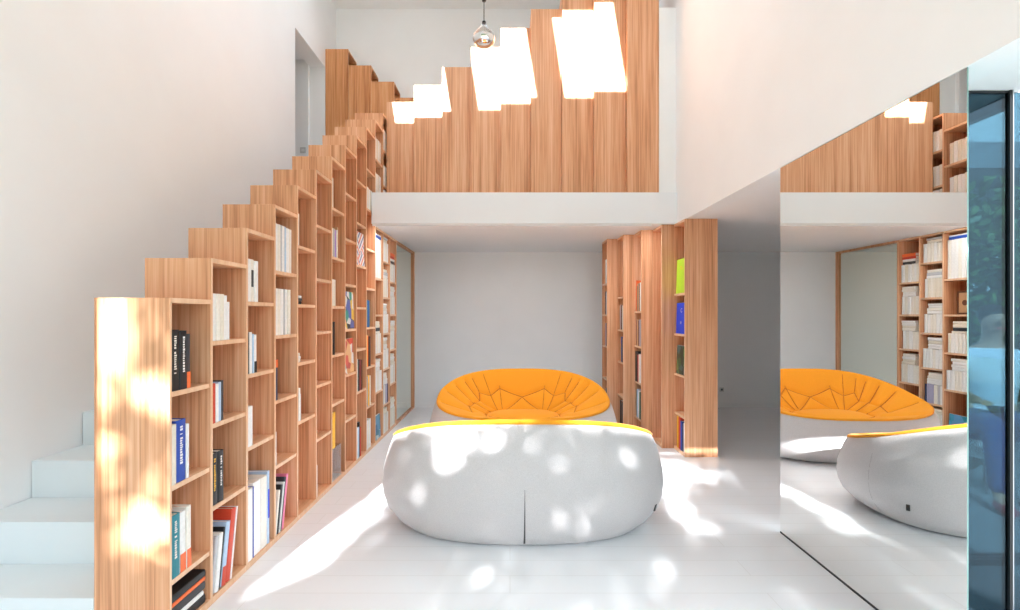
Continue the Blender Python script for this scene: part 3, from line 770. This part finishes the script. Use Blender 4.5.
def shell_pt(th, f, off=0.0):
    for (s0, f0), (s1, f1) in zip(prof_o, prof_o[1:]):
        if f0 <= f <= f1: s = s0+(s1-s0)*(f-f0)/(f1-f0); break
    else: s = 1
    x, y, u, v = plan(th, s); h = rimh(u, v)
    return Vector((x, y*(1-.02*max(0, v)**2*f), h*f)) + Vector((math.cos(th), math.sin(th), 0))*off
def strip(th, f0, f1, w0, w1, off):
    mb = MB(); n = 14
    for k in range(n+1):
        f = f0+(f1-f0)*k/n; p = shell_pt(th, f, off); w = w0+(w1-w0)*k/n
        t = Vector((-math.sin(th), math.cos(th), 0))
        nrm = Vector((math.cos(th), math.sin(th), 0))
        for q in (p-t*w, p+t*w, p+t*w-nrm*.01, p-t*w-nrm*.01): mb.v.append(tuple(q))
    for k in range(n):
        for a in range(4):
            b = (a+1) % 4; mb.f.append((4*k+a, 4*k+b, 4*k+4+b, 4*k+4+a)); mb.m.append(0)
    mb.f.append((3, 2, 1, 0)); mb.m.append(0); mb.f.append((4*n, 4*n+1, 4*n+2, 4*n+3)); mb.m.append(0)
    return mb
def sofa(label, x, y, rot):
    o = thing('sofa', label, 'sofa', (x, y, 0.0), rot, 'rounded shell sofas')
    for nm, me in (('outer_shell', SH), ('quilted_seat', PD), ('quilt_seams', SM)):
        c = bpy.data.objects.new(nm, me); COL.objects.link(c); c.parent = o
    strip(math.pi/2, .0015, .50, .0055, .0008, .0012).build('back_seam', DARKSEAM, o)
    strip(math.radians(8), .10, .80, .0012, .0012, .0006).build('side_seam', plain('grey_seam', (.45,.42,.41), .9) if 'grey_seam' not in bpy.data.materials else bpy.data.materials['grey_seam'], o)
    strip(math.radians(172), .10, .80, .0012, .0012, .0006).build('side_seam', bpy.data.materials['grey_seam'], o)
    # small black fabric tag low at one end of the back
    th = math.radians(180-28); p = shell_pt(th, .26, .0); 
    tg = MB().box(-.002, .006, -.009, .009, -.020, .020).build('fabric_tag', BLACKM, o, bevel=.001)
    tg.matrix_local = Matrix.Translation(p) @ Matrix.Rotation(th-.25, 4, 'Z') @ Matrix.Rotation(.25, 4, 'Y')
    return o
sofa('pale grey rounded sofa in front, its back and centre seam toward the viewer', .08, 2.94, math.pi)
sofa('rounded sofa farther back, its orange quilted seat facing the viewer', .125, 4.33, 0)

# ------------------------------------------------------------------ courtyard beyond the glazing
def ground_mat(name, c1, c2, sc):
    return plain(name, c1, .9, noise=.18, nscale=sc, bump=.3)
mb = MB(); mb.box(-14, 16, -16, 14, -.4, -.14); struct('ground', mb, ground_mat('garden_soil', (.20,.22,.13), None, 3))
mb = MB(); mb.prism([(2.06, -2.5), (9, -2.5), (9, 9), (4.3, 9), (4.3, 4.05), (2.06, 2.66)], -.14, -.02); struct('patio_floor', mb, plain('pale_paving', (.24,.25,.26), .6, noise=.06, nscale=4))
def leaf_mat(name, a, b_):
    m, nt, b = new_mat(name); L = nt.links.new
    oi = nt.nodes.new('ShaderNodeTexCoord'); n = nt.nodes.new('ShaderNodeTexNoise'); n.inputs['Scale'].default_value = 6
    L(oi.outputs['Object'], n.inputs['Vector'])
    r = nt.nodes.new('ShaderNodeValToRGB'); r.color_ramp.elements[0].color = (*a, 1); r.color_ramp.elements[1].color = (*b_, 1)
    r.color_ramp.elements[0].position = .35; r.color_ramp.elements[1].position = .65
    L(n.outputs['Fac'], r.inputs['Fac']); L(r.outputs['Color'], b.inputs['Base Color']); b.inputs['Roughness'].default_value = .5
    return m
LEAF = leaf_mat('green_leaves', (.04,.10,.03), (.12,.22,.06))
BARK = plain('bark', (.10,.075,.055), .9, noise=.3, nscale=30, bump=.6)
def leaf(mb, p, size, rr):
    a = Vector((rr.gauss(0,1), rr.gauss(0,1), rr.gauss(0,1))).normalized(); b = a.orthogonal().normalized()
    q = Matrix.Rotation(rr.uniform(0, 6.28), 3, a); b = q @ b; c = a.cross(b)
    i = len(mb.v); p = Vector(p)
    for w, l in ((0,-1),(.42,-.3),(.38,.35),(0,1),(-.38,.35),(-.42,-.3)): mb.v.append(tuple(p + c*(w*size) + b*(l*size) + a*(abs(w)*size*.15)))
    mb.f.append(tuple(range(i, i+6))); mb.m.append(0)
# hedge shrubs seen through the glass
rr = random.Random(3)
for k, (hx, hy, hh, hr) in enumerate([(5.35, 4.9, 2.6, .62), (6.35, 5.8, 2.7, .62), (7.4, 6.7, 2.6, .62)]):
    o = thing('shrub', ['bushy green shrub nearest behind the tinted glass', 'bushy green shrub in the middle behind the tinted glass', 'bushy green shrub farthest behind the tinted glass'][k], 'shrub', (hx, hy, -.02), 0, 'shrubs in the courtyard')
    MB().tube((0,0,-.1), (0,0,hh*.7), .05, 8, .02).build('trunk', BARK, o)
    mb = MB()
    for q in range(1500):
        d = Vector((rr.gauss(0,1), rr.gauss(0,1), rr.gauss(0,1))).normalized()*rr.uniform(.55, 1)
        leaf(mb, (d.x*hr, d.y*hr, .25+hh*.5+d.z*hh*.52), rr.uniform(.05, .09), rr)
    mb.build('foliage', LEAF, o)
mb = MB(); mb.box(4.4, 12, 8.0, 8.3, -.14, 6.5); struct('wall_neighbour', mb, plain('neighbour_render', (.55,.58,.60), .8, noise=.03, nscale=3))
mb = MB(); mb.box(4.3, 12, 6.9, 8.0, 3.55, 3.95); struct('trim_4', mb, plain('grey_canopy', (.20,.22,.24), .6))
# patio table
o = thing('patio_table', 'white patio table behind the tinted glass beside the seated person', 'table', (4.95, 4.02, -.02))
MB().box(-.45, .55, -.25, .35, .72, .75).build('table_top', plain('pale_table', (.6,.63,.65), .4), o, bevel=.005)
for sx in (-.40, .50):
    for sy in (-.20, .30): MB().tube((sx, sy, 0), (sx, sy, .72), .018, 8).build('leg', ALU, o)
o = thing('basket', 'brown woven basket standing on the patio table', 'basket', (4.62, 4.02, .7308))
MB().lathe([(0,0),(.10,0),(.14,.11),(.135,.115),(.09,.01),(0,.01)], n=24).build('bowl', plain('wicker', (.16,.085,.045), .8, noise=.4, nscale=80, bump=.8), o, smooth=True)
for k in range(6): MB().lathe([(0,-.04),(.028,-.028),(.04,0),(.028,.028),(0,.04)], (.065*math.cos(k*1.05), .065*math.sin(k*1.05), .10), 12).build('fruit', [BM['brown'], BM['tan']][k % 2], o, smooth=True)
# person: seated, white shirt, blue jeans, red shoes
def skin(name, chain, mat, parent, sub=2, edges=None):
    me = bpy.data.meshes.new(name); me.from_pydata([c[0] for c in chain], edges or [(k, k+1) for k in range(len(chain)-1)], [])
    o = bpy.data.objects.new(name, me); COL.objects.link(o); o.parent = parent
    mod = o.modifiers.new('skin', 'SKIN'); mod.use_smooth_shade = True
    for k, c in enumerate(chain):
        sv = me.skin_vertices[0].data[k]; r = c[1]; sv.radius = r if isinstance(r, tuple) else (r, r); sv.use_root = (k == 0)
    s = o.modifiers.new('sub', 'SUBSURF'); s.levels = s.render_levels = sub
    me.materials.append(mat); return o
SKINM = plain('skin', (.55,.32,.22), .55); SHIRT = fabric('white_cotton', (.72,.76,.82), 150, .1); JEANS = fabric('blue_denim', (.025,.07,.22), 200, .2); HAIR = plain('dark_hair', (.02,.014,.01), .6, noise=.3, nscale=90); REDM = plain('red_canvas', (.45,.03,.06), .7)
person = thing('person', 'seated person in a white shirt and blue jeans behind the tinted glass', 'person', (3.62, 3.42, -.02), math.radians(155))
# local: +y forward (toward the camera side), z up; one skinned body
V = [((0,0,.52),(.15,.12)), ((0,.02,.66),(.14,.10)), ((0,.04,.84),(.155,.11)), ((0,.05,1.0),(.15,.10)), ((0,.06,1.09),(.06,.06)), ((0,.085,1.17),(.055,.055)), ((0,.11,1.26),(.08,.095)), ((0,.12,1.35),(.07,.085)),
     ((.17,.05,1.01),(.06,.06)), ((.25,.10,.78),(.045,.045)), ((.20,.32,.72),(.034,.034)), ((.19,.40,.72),(.028,.018)),
     ((-.17,.05,1.01),(.06,.06)), ((-.25,.10,.78),(.045,.045)), ((-.20,.32,.72),(.034,.034)), ((-.19,.40,.72),(.028,.018)),
     ((.10,.08,.52),(.095,.09)), ((.13,.46,.54),(.07,.07)), ((.13,.50,.30),(.055,.055)), ((.13,.50,.10),(.04,.04)), ((.13,.62,.035),(.035,.028)),
     ((-.10,.08,.52),(.095,.09)), ((-.13,.46,.54),(.07,.07)), ((-.13,.50,.30),(.055,.055)), ((-.13,.50,.10),(.04,.04)), ((-.13,.62,.035),(.035,.028))]
E = [(0,1),(1,2),(2,3),(3,4),(4,5),(5,6),(6,7),(3,8),(8,9),(9,10),(10,11),(3,12),(12,13),(13,14),(14,15),(0,16),(16,17),(17,18),(18,19),(19,20),(0,21),(21,22),(22,23),(23,24),(24,25)]
skin('body', V, SKINM, person, 2, E)
skin('shirt', [((0,0,.50),(.165,.135)), ((0,.02,.66),(.16,.12)), ((0,.04,.84),(.175,.13)), ((0,.05,1.0),(.17,.12)), ((0,.055,1.07),(.08,.075)), ((.18,.05,1.01),(.075,.075)), ((.235,.085,.86),(.062,.062)), ((-.18,.05,1.01),(.075,.075)), ((-.235,.085,.86),(.062,.062))], SHIRT, person, 2, [(0,1),(1,2),(2,3),(3,4),(3,5),(5,6),(3,7),(7,8)])
skin('jeans', [((0,-.01,.50),(.17,.135)), ((.10,.08,.52),(.108,.102)), ((.13,.46,.54),(.085,.085)), ((.13,.50,.30),(.072,.072)), ((.13,.50,.11),(.062,.062)), ((-.10,.08,.52),(.108,.102)), ((-.13,.46,.54),(.085,.085)), ((-.13,.50,.30),(.072,.072)), ((-.13,.50,.11),(.062,.062))], JEANS, person, 2, [(0,1),(1,2),(2,3),(3,4),(0,5),(5,6),(6,7),(7,8)])
for s in (1, -1): skin('shoe', [((.13*s,.47,.05),(.048,.05)), ((.13*s,.56,.045),(.05,.045)), ((.13*s,.65,.035),(.042,.03))], REDM, person, 2)
skin('hair', [((0,.06,1.22),(.07,.07)), ((0,.09,1.33),(.092,.095)), ((0,.12,1.385),(.08,.075))], HAIR, person, 2)
for s in (1, -1):
    for k in range(5):
        bx = .19*s + (k-2)*.013; 
        if k == 4: skin('finger', [((.19*s-.02*s,.385,.72),.009), ((.19*s-.045*s,.41,.715),.008), ((.19*s-.055*s,.435,.708),.007)], SKINM, person, 1)
        else: skin('finger', [((bx,.41,.72),.008), ((bx,.45,.715),.0075), ((bx,.475+.008*(k in (1,2)),.70),.007)], SKINM, person, 1)
MB().lathe([(0,-.006),(.012,0),(.016,.02),(.010,.03),(0,.034)], n=10).build('nose', SKINM, person, smooth=True).location = (0, .212, 1.255)
for s in (1, -1): MB().lathe([(0,-.008),(.008,0),(0,.008)], n=8).build('eye', BLACKM, person, smooth=True).location = (.032*s, .198, 1.30)
MB().box(-.022, .022, -.004, .004, -.004, .004).build('mouth', REDM, person).location = (0, .203, 1.222)
o = thing('stool', 'low grey stool under the seated person', 'stool', (3.62, 3.42, -.02))
MB().lathe([(0,.34),(.17,.34),(.18,.355),(.18,.375),(.17,.385),(0,.385)], n=24).build('seat', GREYP, o, smooth=False)
for k in range(4): MB().tube((.12*math.cos(k*1.571+.8), .12*math.sin(k*1.571+.8), .34), (.16*math.cos(k*1.571+.8), .16*math.sin(k*1.571+.8), 0), .012, 8).build('leg', ALU, o)

# ------------------------------------------------------------------ tree in front of the house: its crown breaks the low sun into dapples
SUN = Vector((.21, 1.0, -.58))
def gauss(u, v, cu, cv, su, sv): return math.exp(-((u-cu)/su)**2-((v-cv)/sv)**2)
def lit(p):
    """how open the crown is along the sunbeam through p"""
    def at(y): t = (y-p.y)/SUN.y; return p.x+SUN.x*t, p.z+SUN.z*t
    x, z = at(1.765)
    if XL-.02 < x < XR+.02 and 0 < z < 1.42:
        return min(1, 1.2*gauss(x,z,-1.60,1.25,.12,.28)+.9*gauss(x,z,-1.40,1.0,.10,.12)+.8*gauss(x,z,-1.62,.80,.06,.25)+.9*gauss(x,z,-1.45,.45,.14,.13)+.5*gauss(x,z,-1.42,1.28,.10,.08)+.6*gauss(x,z,-1.38,.70,.05,.2))
    x, z = at(2.46)
    if abs(x-.08) < .87 and 0 < z < .70:
        return min(1, .06+1.1*gauss(x,z,-.33,.57,.13,.13)+.6*gauss(x,z,-.10,.60,.09,.08)+.68*gauss(x,z,.15,.58,.17,.08)+.45*gauss(x,z,.62,.52,.15,.10)+.4*gauss(x,z,.39,.28,.12,.07)+.35*gauss(x,z,-.26,.36,.1,.08)+.3*gauss(x,z,.45,.12,.12,.06))
    x, z = at(3.84)
    if abs(x-.125) < .85 and 0 < z < .42: return .85
    x, z = at(4.2)
    if z > 0 and x > .9: return .8
    t = p.z/-SUN.z; fx, fy = p.x+SUN.x*t, p.y+SUN.y*t
    b = .10
    b += 1.1*gauss(fx-(-1.31+.21*(fy-1.85)), 0, .10, 0, .16, 1) * (1 if fy > 1.9 else .3)
    b += .9*gauss(fx,fy,1.10,3.0,.16,.40)+1.0*gauss(fx,fy,1.1,3.75,.45,.3)+1.2*gauss(fx,fy,.1,3.7,1.2,.3)
    b += .45*gauss(fx,fy,-.06,2.2,.10,.14)+.45*gauss(fx,fy,.26,2.25,.10,.10)+.5*gauss(fx,fy,.75,2.3,.08,.2)+.35*gauss(fx,fy,-.5,2.25,.07,.15)+.4*gauss(fx,fy,1.25,2.15,.10,.2)
    return min(1, b)
tree = thing('tree', 'leafy garden tree in front of the house, known by its dappled shade', 'tree', (-4.2, -7.0, -.14))
rr = random.Random(11)
tm = MB(); tm.tube((0,0,-.1), (.1,0,3.4), .20, 12, .15); tm.tube((.1,0,3.3), (1.2,.3,5.2), .13, 10, .08); tm.tube((1.1,.28,5.1), (3.0,.3,6.6), .08, 8, .04); tm.tube((.1,0,3.2), (-1.0,.2,5.2), .12, 10, .05); tm.tube((.1,0,3.3), (.3,-.4,6.4), .11, 10, .05)
tm.build('trunk', BARK, tree)
lm = MB()
def crown(count, x0, x1, z0, z1, dappled):
    for _ in range(count):
        fx, fz, Y = rr.uniform(x0, x1), rr.uniform(z0, z1), rr.uniform(-8.6, -5.4)
        t = Y-YF; p = Vector((fx+SUN.x*t, Y, fz+SUN.z*t))
        if dappled and rr.random() < min(1.0, 1.25*lit(p)+.30*NZ.noise((fx*7, fz*9, .3))+.10*NZ.noise((fx*19, fz*23, 5))): continue
        leaf(lm, (p.x+4.2, p.y+7.0, p.z+.14), rr.uniform(.05, .085), rr)
crown(27000, OX0-.25, OX1+.25, -.2, OT+.15, True)        # the crown between the sun and the wide opening
crown(9000, -2.7, 1.8, OT+.1, 5.0, False)
crown(6000, -4.2, -2.3, .4, 5.5, False)
lm.build('foliage', LEAF, tree)

added_hedge = thing('hedge', 'clipped dark hedge closing the garden in front of the house', 'hedge', (-1, -10.2, -.14))  # out of view, added to hold back low light from the front
MB().box(-9, 10, -.28, .28, 0, 3.3).build('branches', BARK, added_hedge)
lm = MB()
for q in range(16000): leaf(lm, (rr.uniform(-9.2, 10.2), rr.uniform(.2, .45), rr.uniform(0, 3.5)), rr.uniform(.06, .10), rr)
lm.build('foliage', LEAF, added_hedge)  # leaves of the added unseen hedge
# ------------------------------------------------------------------ light
SKY_STRENGTH = 1.8
sun = bpy.data.lights.new('sun', 'SUN'); sun.energy = 15.0; sun.angle = math.radians(.53); sun.color = (.955, .975, 1.0)
so = bpy.data.objects.new('sun', sun); COL.objects.link(so); so.rotation_euler = SUN.to_track_quat('-Z', 'Y').to_euler()
w = bpy.data.worlds.new('sky'); scene.world = w; w.use_nodes = True
nt = w.node_tree; nt.nodes.clear()
out = nt.nodes.new('ShaderNodeOutputWorld'); bg = nt.nodes.new('ShaderNodeBackground')
tc = nt.nodes.new('ShaderNodeTexCoord'); sp = nt.nodes.new('ShaderNodeSeparateXYZ'); cr = nt.nodes.new('ShaderNodeValToRGB')
cr.color_ramp.elements[0].position = .0; cr.color_ramp.elements[0].color = (.62, .72, .80, 1)
cr.color_ramp.elements[1].position = .7; cr.color_ramp.elements[1].color = (.86, .94, 1.0, 1)
nt.links.new(tc.outputs['Generated'], sp.inputs[0]); nt.links.new(sp.outputs[2], cr.inputs['Fac']); dt = nt.nodes.new('ShaderNodeVectorMath'); dt.operation = 'DOT_PRODUCT'; dt.inputs[1].default_value = (-SUN).normalized()
pw = nt.nodes.new('ShaderNodeMapRange'); pw.inputs['From Min'].default_value = .55; pw.inputs['From Max'].default_value = 1.0; pw.inputs['To Min'].default_value = 1.0; pw.inputs['To Max'].default_value = 1.8
vm = nt.nodes.new('ShaderNodeVectorMath'); vm.operation = 'SCALE'
nt.links.new(tc.outputs['Generated'], dt.inputs[0]); nt.links.new(dt.outputs['Value'], pw.inputs['Value'])
nt.links.new(cr.outputs['Color'], vm.inputs[0]); nt.links.new(pw.outputs[0], vm.inputs['Scale']); nt.links.new(vm.outputs[0], bg.inputs[0])
bg.inputs['Strength'].default_value = SKY_STRENGTH
nt.links.new(bg.outputs[0], out.inputs[0])

# ------------------------------------------------------------------ camera
cam = bpy.data.cameras.new('camera'); cam.sensor_width = 36; cam.lens = F*36/1020; cam.shift_y = 9.5/1020; cam.clip_start = .01
co = bpy.data.objects.new('camera', cam); COL.objects.link(co); co.location = (0, 0, EYE); co.rotation_euler = (math.pi/2, 0, 0)
scene.camera = co
vs = scene.view_settings; vs.view_transform = 'Standard'; vs.look = 'None'; vs.gamma = 1.0; vs.use_curve_mapping = False; vs.exposure = 1.0
scene.cycles.max_bounces = 14; scene.cycles.diffuse_bounces = 8; scene.cycles.glossy_bounces = 6; scene.cycles.transparent_max_bounces = 12
scene.cycles.sample_clamp_indirect = 6.0; scene.cycles.caustics_reflective = False; scene.cycles.caustics_refractive = False
